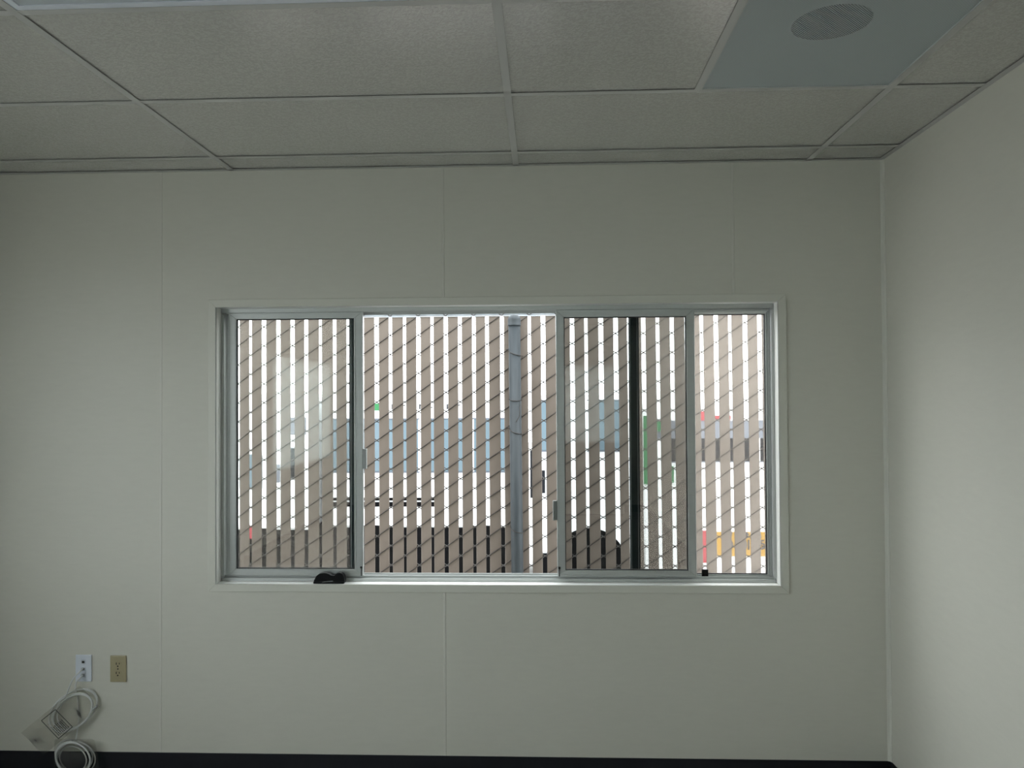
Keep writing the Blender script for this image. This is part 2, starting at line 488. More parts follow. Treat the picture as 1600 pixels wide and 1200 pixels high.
# main tees run into the room, cross tees between them; a shallow T section
def tee_y(x, y0, y1):
    prism('tee_bar', [(x - TW, CZ), (x + TW, CZ), (x + TW, CZ + .0012), (x + .001, CZ + .0012), (x + .001, CZ + .03), (x - .001, CZ + .03), (x - .001, CZ + .0012), (x - TW, CZ + .0012)], 'y', y0, y1, 'tee', ceiling)
def tee_x(y_, x0, x1):
    prism('tee_bar', [(y_ - TW, CZ + .0004), (y_ + TW, CZ + .0004), (y_ + TW, CZ + .0012), (y_ + .001, CZ + .0012), (y_ + .001, CZ + .03), (y_ - .001, CZ + .03), (y_ - .001, CZ + .0012), (y_ - TW, CZ + .0012)], 'x', x0, x1, 'tee', ceiling)
for x in GX[1:-1]:
    tee_y(x, YB + .005, -.005)
for r in rows[1:-1]:
    for i in range(len(GX) - 1):
        tee_x(r, GX[i] + (TW if i else .004), GX[i + 1] - (TW if i < len(GX) - 2 else .004))
tee_y(0.5016, rows[3] + TW, rows[2] - TW)
tile_cache = {}
def tile(x0, x1, y0, y1, th=.012, dz=.0035):
    w, d = round(x1 - x0 - .006, 4), round(y1 - y0 - .006, 4)
    if (w, d) not in tile_cache:
        bm = bmesh.new(); add_box(bm, -w / 2, w / 2, -d / 2, d / 2, 0, th)
        tile_cache[(w, d)] = mesh_of(bm, 'ceiling_tile', 'tile')
    link('ceiling_tile', tile_cache[(w, d)], ceiling, ((x0 + x1) / 2, (y0 + y1) / 2, CZ + dz))
TROFFERS = {(2, 3), (3, 6), (2, 9)}
for j in range(len(rows) - 1):
    for i in range(len(GX) - 1):
        a, b, c, d = GX[i], GX[i + 1], rows[j + 1], rows[j]
        if (i, j) in TROFFERS:
            continue
        if (i, j) == (3, 2):
            tile(a, 0.5016, c, d)
            continue
        tile(a, b, c, d)

# perforated air panel with the round duct showing through
ax0, ax1, ay0, ay1 = 0.5016 + .006, 1.1112 - .006, rows[3] + .006, rows[2] - .006
vent = empty('air_return_panel', ((ax0 + ax1) / 2, (ay0 + ay1) / 2, CZ + .002))
tag(vent, 'white perforated ceiling air panel with a darker round duct behind it', 'air vent')
cx, cy, cz = vent.location
box('perforated_sheet', (ax0 - cx, ax1 - cx, ay0 - cy, ay1 - cy, .0010, .0012), 'perf', vent)
# backing with round hole
dcx, dcy, R = 0.768 - cx, -1.232 - cy, 0.101
bm = bmesh.new()
n = 48
outer, inner = [], []
for k in range(n):
    a = 2 * math.pi * k / n
    ca, sa = math.cos(a), math.sin(a)
    hx = (ax1 - ax0) / 2 - .001; hy = (ay1 - ay0) / 2 - .001
    # ray from disc centre to rectangle border
    tx = ((hx if ca > 0 else -hx) - dcx) / ca if abs(ca) > 1e-6 else 1e9
    ty = ((hy if sa > 0 else -hy) - dcy) / sa if abs(sa) > 1e-6 else 1e9
    s = min(tx, ty)
    outer.append(bm.verts.new((dcx + ca * s, dcy + sa * s, .0045)))
    inner.append(bm.verts.new((dcx + ca * R, dcy + sa * R, .0045)))
for k in range(n):
    bm.faces.new([outer[k], outer[(k + 1) % n], inner[(k + 1) % n], inner[k]])
obj('backing_sheet', bm, 'white_steel', vent)
bm = bmesh.new()
A = [bm.verts.new((dcx + R * math.cos(2 * math.pi * k / n), dcy + R * math.sin(2 * math.pi * k / n), .0046)) for k in range(n)]
B = [bm.verts.new((v.co.x, v.co.y, .16)) for v in A]
for k in range(n):
    bm.faces.new([A[k], A[(k + 1) % n], B[(k + 1) % n], B[k]])
bm.faces.new(B)
obj('duct', bm, 'duct', vent, smooth=False)
bm = bmesh.new()
for (p, q) in (((ax0 - cx, ay0 - cy), (ax1 - cx, ay0 - cy + .008)), ((ax0 - cx, ay1 - cy - .008), (ax1 - cx, ay1 - cy)),
               ((ax0 - cx, ay0 - cy + .008), (ax0 - cx + .008, ay1 - cy - .008)), ((ax1 - cx - .008, ay0 - cy + .008), (ax1 - cx, ay1 - cy - .008))):
    add_box(bm, p[0], q[0], p[1], q[1], -.0006, .0009)
obj('panel_frame', bm, 'white_steel', vent)

# ceiling light fixtures (switched off): frame and prismatic lens
TLAB = {(2, 3): 'switched-off ceiling light panel at the top edge above the window',
        (3, 6): 'switched-off ceiling light panel over the middle of the room',
        (2, 9): 'switched-off ceiling light panel near the back wall'}
M['lens'] = plain('prismatic_lens', (0.50, 0.55, 0.58), 0.25, var=0.03, bump=0.5, bscale=(250, 250, 250), bdist=.001)
for (i, j) in sorted(TROFFERS):
    a, b, c, d = GX[i] + .004, GX[i + 1] - .004, rows[j + 1] + .004, rows[j] - .004
    tr = empty('ceiling_light', ((a + b) / 2, (c + d) / 2, CZ))
    tag(tr, TLAB[(i, j)], 'ceiling light', 'light panels in the ceiling grid')
    hx, hy = (b - a) / 2, (d - c) / 2
    bm = bmesh.new()
    fw = .028
    for q in ((-hx, hx, -hy, -hy + fw), (-hx, hx, hy - fw, hy), (-hx, -hx + fw, -hy + fw, hy - fw), (hx - fw, hx, -hy + fw, hy - fw)):
        add_box(bm, *q, .0016, .010)
    obj('frame', bm, 'plate_white', tr)
    box('lens', (-hx + fw, hx - fw, -hy + fw, hy - fw, .004, .007), 'lens', tr)
    box('housing', (-hx, hx, -hy, hy, .0105, .10), 'white_steel', tr)

# ================================================================ THE FRONT WINDOW
win = empty('window_1', (0, 0, 0))
tag(win, 'wide aluminium sliding window with its two middle sashes slid apart', 'window', kind='structure')
# picture-frame casing, mitred
cy0, cy1 = -.0085, 0.0
e = .0004
for pts in ([(TX0, TZ1), (TX1, TZ1), (WX1, WZ1), (WX0, WZ1)], [(TX0, TZ0), (WX0, WZ0), (WX1, WZ0), (TX1, TZ0)],
            [(TX0, TZ0), (TX0, TZ1), (WX0, WZ1), (WX0, WZ0)], [(TX1, TZ0), (WX1, WZ0), (WX1, WZ1), (TX1, TZ1)]):
    c = Vector((sum(p[0] for p in pts) / 4, sum(p[1] for p in pts) / 4))
    pts = [(p[0], p[1]) for p in pts]
    bm = bmesh.new(); add_prism(bm, pts, 'y', cy0, cy1)
    obj('casing', bm, 'trim', win, bevel=.0012)
# reveal lining
LY0, LY1 = -.0083, 0.060
box('sill_board', (WX0, WX1, LY0, LY1, WZ0 - .010, WZ0), 'liner', win, bevel=.0015)
box('head_lining', (WX0, WX1, LY0, LY1, WZ1, WZ1 + .010), 'liner', win)
box('jamb_lining', (WX0 - .010, WX0, LY0, LY1, WZ0, WZ1), 'liner', win)
box('jamb_lining', (WX1, WX1 + .010, LY0, LY1, WZ0, WZ1), 'liner', win)

# aluminium main frame with two tracks
FY0, FY1 = .052, .138
def frame_run(name, boxes):
    bm = bmesh.new()
    for b in boxes: add_box(bm, *b)
    return obj(name, bm, 'alu', win)
frame_run('frame_sill', [(WX0, WX1, FY0, FY1, WZ0 + .0002, WZ0 + .005), (WX0, WX1, FY0, FY0 + .004, WZ0 + .005, WZ0 + .013),
                         (WX0, WX1, .0765, .0785, WZ0 + .005, WZ0 + .020), (WX0, WX1, .096, .100, WZ0 + .005, WZ0 + .0165), (WX0, WX1, FY1 - .004, FY1, WZ0 + .005, WZ0 + .018)])
frame_run('frame_head', [(WX0, WX1, FY0, FY1, WZ1 - .005, WZ1 - .0002), (WX0, WX1, FY0, FY0 + .004, WZ1 - .0175, WZ1 - .005),
                         (WX0, WX1, .096, .100, WZ1 - .018, WZ1 - .005), (WX0, WX1, FY1 - .004, FY1, WZ1 - .024, WZ1 - .005)])
for xa, xb, s in ((WX0, WX0 + .005, 1), (WX1 - .005, WX1, -1)):
    x0 = WX0 + .005 if s > 0 else WX1 - .005
    bl = [(xa, xb, FY0, FY1, WZ0 + .005, WZ1 - .005)]
    for ya, yb, l in ((FY0, FY0 + .004, .007), (.096, .100, .010), (FY1 - .004, FY1, .012)):
        bl.append((min(x0, x0 + s * l), max(x0, x0 + s * l), ya, yb, WZ0 + .0205, WZ1 - .026))
    frame_run('frame_jamb', bl)

def rail_profile(bm, a0, a1, b0, b1, y0, y1, vertical):
    """hollow-section look: body plus a raised glazing lip"""
    if vertical: add_box(bm, a0, a1, y0, y1, b0, b1)
    else: add_box(bm, a0, a1, y0, y1, b0, b1)

def make_sash(name, x0, x1, gx0, gx1, z0, z1, gz0, gz1, y0, y1, mat, gmat, parent, stile_mats=None, label=None, top=None):
    s = empty(name, (x0, y0, z0), parent)
    if label: s['label'] = label
    def L(b): return (b[0] - x0, b[1] - x0, b[2] - y0, b[3] - y0, b[4] - z0, b[5] - z0)
    sm = stile_mats or (mat, mat)
    # mitred members with a stepped face
    step = .0025
    def mitred(nm, pts, m, inner):
        c = [(p[0] - x0, p[1] - z0) for p in pts]
        bm = bmesh.new(); add_prism(bm, c, 'y', 0, y1 - y0)
        obj(nm, bm, m, s, bevel=.0012)
    mitred('stile', [(x0, z0), (gx0, gz0), (gx0, gz1), (x0, z1)], sm[0], 0)
    mitred('stile', [(x1, z0), (x1, z1), (gx1, gz1), (gx1, gz0)], sm[1], 0)
    mitred('rail', [(x0, z1), (gx0, gz1), (gx1, gz1), (x1, z1)], top or mat, 0)
    mitred('rail', [(x0, z0), (x1, z0), (gx1, gz0), (gx0, gz0)], mat, 0)
    # raised beads on the stiles and rails
    bm = bmesh.new()
    for b in ((x0 + .003, x0 + .006, z0 + .006, z1 - .006), (x1 - .006, x1 - .003, z0 + .006, z1 - .006),
              (gx0 - .0065, gx0 - .0045, gz0 - .004, gz1 + .004), (gx1 + .0045, gx1 + .0065, gz0 - .004, gz1 + .004)):
        add_box(bm, b[0] - x0, b[1] - x0, -.0018, .0005, b[2] - z0, b[3] - z0)
    add_box(bm, .008, x1 - x0 - .008, -.0018, .0005, .004, .007)
    add_box(bm, .008, x1 - x0 - .008, -.0018, .0005, z1 - z0 - .007, z1 - z0 - .004)
    obj('bead', bm, sm[0] if sm[0] == sm[1] else mat, s)
    # gasket
    k = .0035
    bm = bmesh.new()
    ym = (y1 - y0) * .32
    for b in ((gx0, gx0 + k, gz0, gz1), (gx1 - k, gx1, gz0, gz1), (gx0 + k, gx1 - k, gz0, gz0 + k), (gx0 + k, gx1 - k, gz1 - k, gz1)):
        add_box(bm, b[0] - x0, b[1] - x0, ym - .002, ym + .010, b[2] - z0, b[3] - z0)
    obj('gasket', bm, 'gasket', s)
    bm = bmesh.new(); add_box(bm, *L((gx0 + .001, gx1 - .001, y0 + ym + .001, y0 + ym + .004, gz0 + .001, gz1 - .001)))
    obj('pane', bm, gmat, s)
    return s

SY0, SY1 = .0585, .0760
FXY0, FXY1 = .1010, .1210
# fixed lites on the outer track
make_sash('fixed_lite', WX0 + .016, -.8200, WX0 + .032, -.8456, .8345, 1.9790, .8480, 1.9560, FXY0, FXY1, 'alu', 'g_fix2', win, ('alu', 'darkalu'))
make_sash('fixed_lite', .3730, .9745, .4130, .9563, .8250, 1.9763, .8400, 1.9580, FXY0, FXY1, 'alu', 'g_fix', win, ('darkalu', 'alu'), top='liner')  # top rail coloured white: daylight highlight on the aluminium put into its colour
# sliding sashes on the inner track
sl = make_sash('sliding_sash', -1.3690, -.7785, -1.3340, -.8165, .8385, 1.9790, .8680, 1.9513, SY0, SY1, 'alu', 'g_sash2', win, label='left sliding sash pushed fully open')
sr = make_sash('sliding_sash', .0569, .6471, .0912, .6119, .8385, 1.9790, .8650, 1.9466, SY0, SY1, 'alu', 'g_sash', win, label='right sliding sash pushed half open')
def sash_bits(s, X, side, hz0, hz1, px, pz):
    o = s.location
    # latch tab
    prism('latch_handle', [(X - o.x, -.004), (X - o.x + side * .016, -.012), (X - o.x + side * .018, -.008), (X - o.x + side * .017, .006), (X - o.x, .008)], 'z', hz0 - o.z, hz1 - o.z, 'grey_plastic', s, bevel=.001)
    bm = bmesh.new()
    add_cyl(bm, (px - o.x, -.004), .0017, pz - .036 - o.z, pz - o.z, 'z', 8)
    bmesh.ops.create_uvsphere(bm, u_segments=10, v_segments=6, radius=.0052, matrix=Matrix.Translation((px - o.x, -.004, pz - o.z)))
    obj('lock_pin', bm, 'black', s, smooth=True)
sash_bits(sl, -.7785, 1, 1.300, 1.386, -.7862, .876)
sash_bits(sr, .0569, -1, 1.079, 1.162, .0653, .876)
box('bumper_block', (.6745, .7010, .0830, .0955, WZ0 + .0055, .8640), 'black', win, bevel=.0012)

# dark two-humped plastic piece lying on the sill
piece = empty('plastic_catch', (-.915, .030, WZ0))
tag(piece, 'small black two-humped plastic catch lying on the window sill', 'catch')
out = [(-.066, 0), (.066, 0), (.066, .014)]
for k in range(7):
    a = math.pi * k / 6 * .62
    out.append((.043 + .023 * math.cos(a), .014 + .026 * math.sin(a) * 1.2))
out += [(.020, .030), (.012, .031)]
for k in range(9):
    a = math.pi * (.22 + .78 * k / 8)
    out.append((-.022 + .040 * math.cos(a), .014 + .030 * math.sin(a)))
out += [(-.066, .013)]
prism('shell', out, 'y', -.017, .014, 'black', piece, bevel=.0015)
box('base_lip', (-.066, .066, -.024, -.0165, 0, .008), 'black', piece, bevel=.001)
prism('rib', [(-.030, .006), (.018, .010), (.018, .013), (-.020, .009)], 'y', -.0255, -.0235, 'grey_plastic', piece)

# ---------------------------------------------------------------- the other windows
def side_window(name, axis, a_in, a_out, u0, u1, z0, z1, label, shade=False):
    w = empty(name, (0, 0, 0))
    tag(w, label, 'window', kind='structure')
    am = (a_in + a_out) / 2
    s = 1 if a_out > a_in else -1
    def B(nm, ua, ub, da, db, za, zb, mat):
        p, q = sorted((a_in + s * da, a_in + s * db))
        b = (ua, ub, p, q, za, zb) if axis == 'y' else (p, q, ua, ub, za, zb)
        box(nm, b, mat, w)
    B('casing', u0 - .033, u1 + .033, -.0045, 0, z1, z1 + .033, 'trim'); B('casing', u0 - .033, u1 + .033, -.0045, 0, z0 - .033, z0, 'trim')
    B('casing', u0 - .033, u0, -.0045, 0, z0, z1, 'trim'); B('casing', u1, u1 + .033, -.0045, 0, z0, z1, 'trim')
    B('frame_sill', u0, u1, .05, .13, z0, z0 + .03, 'alu'); B('frame_head', u0, u1, .05, .13, z1 - .03, z1, 'alu')
    B('frame_jamb', u0, u0 + .03, .05, .13, z0 + .03, z1 - .03, 'alu'); B('frame_jamb', u1 - .03, u1, .05, .13, z0 + .03, z1 - .03, 'alu')
    um = (u0 + u1) / 2
    B('stile', um - .02, um + .02, .06, .12, z0 + .03, z1 - .03, 'alu')
    B('pane', u0 + .03, um - .02, .08, .084, z0 + .03, z1 - .03, 'g_clear')
    B('pane', um + .02, u1 - .03, .08, .084, z0 + .03, z1 - .03, 'g_clear')
    if shade:  # added shade, lowers this window's light and its image in the glass
        B('dimming_shade', u0 + .01, u1 - .01, .030, .0305, z0 + .005, z1 - .04, 'shade')
        B('shade_tube', u0 + .005, u1 - .005, .012, .045, z1 - .040, z1 - .004, 'white_steel')
side_window('window_2', 'x', XL, XL - .14, *LW[1], 'aluminium window in the left wall nearer the corner')
side_window('window_3', 'x', XL, XL - .14, *LW[0], 'aluminium window in the left wall nearer the back with an added white shade dimming it', True)
side_window('window_4', 'y', YB, YB - .14, *BW[0], 'aluminium window in the back wall reflected in the right sash with an added shade dimming it', True)

# low cabinet under the back window (its reflection shows in the right sash)
cab = empty('low_cabinet', (.40, YB + .02, 0))
tag(cab, 'low pale cabinet with two drawers under the back window', 'cabinet')
box('body', (-.68, .68, .0, .38, .03, .60), 'cabinet', cab, bevel=.003)
for za, zb in ((.05, .30), (.315, .585)):
    d = box('drawer', (-.66, .66, .381, .398, za, zb), 'cabinet', cab, bevel=.002)
    box('handle', (-.08, .08, .3985, .415, (za + zb) / 2 - .006, (za + zb) / 2 + .006), 'alu', d)
box('plinth', (-.66, .66, .01, .36, 0, .03), 'black', cab)
# door in the back wall
dr = empty('door_1', (-2.15, YB + .001, 0))
tag(dr, 'flush beige door in the back wall beside the window', 'door', kind='structure')
box('leaf', (-.42, .42, .0, .018, .004, 2.03), 'door', dr, bevel=.002)
for b in ((-.47, -.425, 0, .02, 0, 2.08), (.425, .47, 0, .02, 0, 2.08), (-.425, .425, 0, .02, 2.035, 2.08)):
    box('door_frame', b, 'trim', dr)
bm = bmesh.new(); add_cyl(bm, (.35, 1.0), .012, .018, .05, 'y', 12)
bmesh.ops.create_uvsphere(bm, u_segments=14, v_segments=8, radius=.028, matrix=Matrix.Translation((.35, .06, 1.0)))
obj('knob', bm, 'alu', dr, smooth=True)

# ================================================================ WALL PLATES AND CABLES
# white data plate
dp = empty('data_wall_plate', (-1.9725, 0, .4557))
tag(dp, 'white wall plate with two white cables plugged in', 'wall plate')
bm = bmesh.new(); add_box(bm, -.035, .035, -.0055, 0, -.057, .057)
obj('plate', bm, 'plate_white', dp, bevel=.0022, segs=2)
for zc in (.027, -.002, -.028):
    box('jack', (-.009, .009, -.0075, -.0052, zc - .0085, zc + .0085), 'plate_white', dp, bevel=.0008)
    box('port', (-.0058, .0058, -.0079, -.0074, zc - .0050, zc + .0050), 'slot', dp)
for zc in (.047, -.047):
    bm = bmesh.new(); add_cyl(bm, (0, zc), .003, -.0062, -.005, 'y', 10); obj('screw', bm, 'plate_white', dp)
# tan duplex outlet
po = empty('power_outlet', (-1.8213, 0, .4540))
tag(po, 'tan duplex power outlet with two three-prong sockets', 'outlet')
bm = bmesh.new(); add_box(bm, -.035, .035, -.0060, 0, -.0565, .0565)
obj('plate', bm, 'plate_tan', po, bevel=.0025, segs=2)
for zc in (.0195, -.0195):
    bm = bmesh.new()
    pts = []
    for k in range(24):
        a = 2 * math.pi * k / 24
        pts.append((.017 * math.cos(a), zc + max(-.0135, min(.0135, .017 * math.sin(a)))))
    add_prism(bm, pts, 'y', -.0075, -.0058)
    so = obj('socket', bm, 'plate_tan', po)
    bm = bmesh.new()
    add_box(bm, -.0078, -.0050, -.0082, -.0070, zc - .001, zc + .008)
    add_box(bm, .0052, .0076, -.0082, -.0070, zc, zc + .0075)
    add_cyl(bm, (0, zc - .0075), .0030, -.0082, -.0070, 'y', 12)
    obj('slots', bm, 'slot', so)
bm = bmesh.new(); add_cyl(bm, (0, 0), .0028, -.0070, -.0055, 'y', 10); obj('screw', bm, 'slot', po)

def smooth_path(pts, sub=8):
    P = [Vector(p) for p in pts]
    out = []
    for i in range(len(P) - 1):
        p0 = P[max(i - 1, 0)]; p1 = P[i]; p2 = P[i + 1]; p3 = P[min(i + 2, len(P) - 1)]
        for k in range(sub):
            t_ = k / sub
            out.append(0.5 * ((2 * p1) + (-p0 + p2) * t_ + (2 * p0 - 5 * p1 + 4 * p2 - p3) * t_ ** 2 + (-p0 + 3 * p1 - 3 * p2 + p3) * t_ ** 3))
    out.append(P[-1])
    return out

def coil_pts(cx, cz, a, b, tilt, turns, y0, y1, start, jit, seed):
    rnd = random.Random(seed)
    N = int(turns * 28)
    out = []
    ph = [rnd.uniform(0, 6.28) for _ in range(6)]
    tr = [(rnd.uniform(-1, 1), rnd.uniform(-1, 1), rnd.uniform(-1, 1)) for _ in range(int(turns) + 3)]
    for k in range(N + 1):
        s = k / N
        q = s * turns; qi = int(q); qf = q - qi; qf = qf * qf * (3 - 2 * qf)
        off = [tr[qi][c] * (1 - qf) + tr[qi + 1][c] * qf for c in range(3)]
        th = start + 2 * math.pi * turns * s
        j = 1 + jit * math.sin(s * 19 + ph[0]) + jit * .7 * math.sin(s * 7.3 + ph[1])
        j += jit * 1.6 * off[0]
        ex = a * j * math.cos(th) + jit * .13 * off[1]
        ez = b * j * math.sin(th) + jit * .13 * off[2]
        x = ex * math.cos(tilt) - ez * math.sin(tilt)
        z = ex * math.sin(tilt) + ez * math.cos(tilt)
        yy = y0 + (y1 - y0) * (0.5 + 0.5 * math.sin(s * 15 + ph[4]))
        out.append((cx + x, yy, cz + z))
    return out
tilt1 = math.radians(36)
# cable 1: jack -> coil inside the upper bag
c1 = empty('network_cable', (-2.007, -.025, .277))
tag(c1, 'white network cable coiled as an oval inside the upper bag', 'cable', 'white network cables at the wall plate')
o1 = Vector((-2.007, -.025, .277))
lead = smooth_path([(-1.9725, -.016, .4530), (-1.978, -.030, .446), (-2.000, -.036, .420), (-2.018, -.036, .380), (-2.035, -.032, .345), (-2.055, -.028, .330)], 6)
coil = coil_pts(-2.007, .277, .105, .068, tilt1, 5.4, -.030, -.012, 2.3, .060, 3)
bm = bmesh.new(); add_tube(bm, [Vector(p) - o1 for p in lead + coil], .0030, 6)
obj('cable_coil', bm, 'cable', c1, smooth=True)
def plug(parent, o, z):
    bm = bmesh.new(); add_box(bm, -1.9725 - .0055 - o.x, -1.9725 + .0055 - o.x, -.018 - o.y, -.008 - o.y, z - .0045 - o.z, z + .0045 - o.z)
    obj('plug', bm, 'plug', parent, bevel=.001)
plug(c1, o1, .4537)
bm = bmesh.new()
ep = Vector((-1.915, -.034, .292)) - o1
add_tube(bm, [ep, ep + Vector((.020, -.002, .016))], .0052, 6)
obj('loose_plug', bm, 'plug', c1)
# cable 2: lower jack -> hangs behind the bag -> round coil on the floor
c2 = empty('network_cable', (-1.998, -.03, 0))
tag(c2, 'white network cable coiled in rings hanging against the black baseboard', 'cable', 'white network cables at the wall plate')
o2 = Vector((-1.998, -.03, 0))
lead = smooth_path([(-1.9725, -.016, .4270), (-1.977, -.028, .420), (-1.990, -.030, .402), (-1.995, -.024, .365), (-1.995, -.008, .320), (-1.993, -.007, .240), (-1.993, -.016, .185), (-1.996, -.026, .150)], 6)
coil = coil_pts(-1.996, .083, .074, .064, math.radians(-20), 6.4, -.046, -.016, math.pi * .62, .085, 9)
bm = bmesh.new(); add_tube(bm, [Vector(p) - o2 for p in lead + coil], .0031, 6)
obj('cable_coil', bm, 'cable', c2, smooth=True)
plug(c2, o2, .4277)

def bag(name, corners, y0, thick, seed, label, label_box=None):
    """crumpled flat bag: front and back film over a quad outline (corners in x,z), bulged between"""
    rnd = random.Random(seed)
    cxm = sum(c[0] for c in corners) / 4; czm = min(c[1] for c in corners)
    root = empty(name, (cxm, y0, czm))
    tag(root, label, 'bag', 'clear bags around the cables')
    n, m = 26, 14
    ph = [(rnd.uniform(8, 40), rnd.uniform(8, 40), rnd.uniform(0, 6.28)) for _ in range(6)]
    def crumple(x, z):
        return sum(math.sin(a * x * 1.6 + b * z * 1.3 + c) for a, b, c in ph) / 6
    def pos(i, j, side):
        s, t_ = i / n, j / m
        wob = .0022 * math.sin(s * 9 + seed) * (1 if j in (0, m) else 0)
        a = Vector(corners[0]).lerp(Vector(corners[1]), s); b = Vector(corners[3]).lerp(Vector(corners[2]), s)
        p = a.lerp(b, t_)
        bul = abs(math.sin(math.pi * s)) ** 1.3 * abs(math.sin(math.pi * t_)) ** 1.2
        yy = y0 + side * thick * bul + .005 * crumple(p.x, p.y) - .001
        return Vector((p.x - cxm, min(-.0025, yy) - y0, p.y + wob - czm))
    for nm, side in (('front_film', -1), ('back_film', 1)):
        bm = bmesh.new()
        V = [[bm.verts.new(pos(i, j, side)) for j in range(m + 1)] for i in range(n + 1)]
        for i in range(n):
            for j in range(m):
                bm.faces.new([V[i][j], V[i + 1][j], V[i + 1][j + 1], V[i][j + 1]])
        obj(nm, bm, 'film', root, smooth=True)
    if label_box:
        # printed rectangle with rows of small print (illegible in the photograph)
        bm = bmesh.new()
        q = [Vector(p) for p in label_box]
        yl = y0 - thick - .008
        def strip(p, r, w):
            d = (r - p).normalized(); nrm = Vector((-d.y, d.x)) * w / 2
            vs = [bm.verts.new((k.x - cxm, yl - y0, k.y - czm)) for k in (p - nrm, r - nrm, r + nrm, p + nrm)]
            bm.faces.new(vs)
        for k in range(4):
            strip(q[k], q[(k + 1) % 4], .0030)
        for k in range(8):
            s = .14 + .10 * k
            a = q[0].lerp(q[3], .92).lerp(q[1].lerp(q[2], .92), s)
            b = q[0].lerp(q[3], rnd.uniform(.38, .55)).lerp(q[1].lerp(q[2], rnd.uniform(.38, .55)), s)
            L = (b - a).length; pcs = 7; cur = 0
            while cur < L:
                w = rnd.uniform(.003, .009)
                strip(a.lerp(b, cur / L), a.lerp(b, min(1, (cur + w) / L)), .0036)
                cur += w + .0022
        obj('printed_label', bm, 'ink', root)
    return root
bag('plastic_bag', [(-2.228, .190), (-2.128, .095), (-1.885, .300), (-1.975, .392)], -.030, .020, 5,
    'clear crumpled plastic bag with a printed box around the oval cable coil',
    [(-2.122, .253), (-2.062, .300), (-1.988, .228), (-2.048, .178)])
bag('plastic_bag', [(-2.080, .165), (-2.080, .004), (-1.880, .004), (-1.905, .170)], -.034, .022, 11,
    'clear plastic bag around the ringed cable coil by the baseboard')

# ================================================================ OUTSIDE
ground = box('ground', (-40, 40, -40, 40, GROUND - .1, GROUND), 'concrete')
tag(ground, 'pale concrete yard behind the slatted fence', 'ground', kind='structure')

# ---- chain-link fence with privacy slats
FY = 1.65
PITCH = 0.08906
GAP0 = -1.8658
H = 0.1211
SH = -0.0065
fence = empty('chain_link_fence', (0, FY, GROUND))
tag(fence, 'chain-link fence filled with vertical taupe privacy slats outside the window', 'fence')
K0, K1 = -17, 52
Z0F, Z1F = -0.84, 2.118
def shx(z): return SH * (z - 1.65)
# gaps between slats as they stand, slightly uneven; the right-hand ones lean a little
GRES = {0: -.0075, 1: -.0091, 2: -.0047, 3: -.0020, 4: -.0016, 5: .0009, 6: .0027, 7: .0011, 8: .0040, 9: .0058, 10: .0056, 11: .0072,
        12: .0071, 13: .0056, 14: .0049, 15: .0052, 16: .0051, 17: -.0002, 18: .0039, 19: .0015, 20: -.0010, 21: -.0050, 22: -.0051,
        23: -.0023, 24: -.0051, 25: -.0021, 26: .0001, 27: -.0058, 28: -.0051, 29: -.0054, 30: -.0049, 31: -.0061, 32: .0017,
        33: .0029, 34: .0009, 35: .0059, 36: .0064}
rs = random.Random(21)
def gap_x(k):
    return -1.85723 + .0886222 * k + GRES.get(k, 0.0)
def lean(k):
    return 0.0 if k < 17 else -.0105 * min(1.0, (k - 17) / 10)
ZR = 1.70 - GROUND
bm = bmesh.new()
h = .5
sec = [(-h, 0), (-h + .045, -.0032), (-h * .4, -.0040), (h * .4, -.0040), (h - .045, -.0032), (h, 0), (h - .045, .0032), (-h + .045, .0032)]
A = [bm.verts.new((p[0], p[1], Z0F - GROUND)) for p in sec]
B = [bm.verts.new((p[0], p[1], Z1F - GROUND)) for p in sec]
bm.faces.new(A); bm.faces.new(B[::-1])
for i in range(8):
    bm.faces.new([A[i], B[i], B[(i + 1) % 8], A[(i + 1) % 8]])
slat_me = mesh_of(bm, 'slat', 'slat')
gw = {k: rs.uniform(.0170, .0275) for k in range(K0, K1 + 1)}
for k in range(K0, K1):
    x0, x1 = gap_x(k) + gw[k] / 2, gap_x(k + 1) - gw[k + 1] / 2
    o = link('slat', slat_me, fence)
    sh = lean(k + .5) + rs.uniform(-.0008, .0008)
    o.matrix_local = Matrix(((x1 - x0, 0, sh, (x0 + x1) / 2 - sh * ZR), (rs.uniform(-.001, .001), 1, 0, 0), (0, 0, 1, rs.uniform(-.006, .004)), (0, 0, 0, 1)))
# one zigzag wire per slat: front strand rises to the right, back strand returns behind the slat
bm = bmesh.new()
pts = []
hw = PITCH / 2
zz = Z0F - .05
nper = int((2.07 - zz) / H) + 1
for i in range(nper + 1):
    zb_ = i * H
    for (px_, py_, pz_) in ((-hw - .0045, 0, 0), (-hw + .008, -.0078, .0050), (hw - .008, -.0078, H / 2 - .0050),
                            (hw + .0045, 0, H / 2), (hw - .008, .0078, H / 2 + .0050), (-hw + .008, .0078, H - .0050)):
        pts.append((px_, py_, zb_ + pz_))
add_tube(bm, pts, .0030, 5)
wire_me = mesh_of(bm, 'chain_wire', 'wire', smooth=True)
# phase: odd-numbered gaps carry a knuckle at z = 1.9395
for k in range(K0, K1):
    ph = 1.9395 if k % 2 else 1.9395 - H / 2
    zstart = ph - math.floor((ph - zz) / H) * H
    o = link('chain_wire', wire_me, fence)
    xc = (gap_x(k) + gap_x(k + 1)) / 2
    sh = lean(k + .5)
    o.matrix_local = Matrix((((gap_x(k + 1) - gap_x(k)) / PITCH, 0, sh, xc - sh * (ZR - (zstart - GROUND))), (0, 1, 0, 0), (0, 0, 1, zstart - GROUND), (0, 0, 0, 1)))
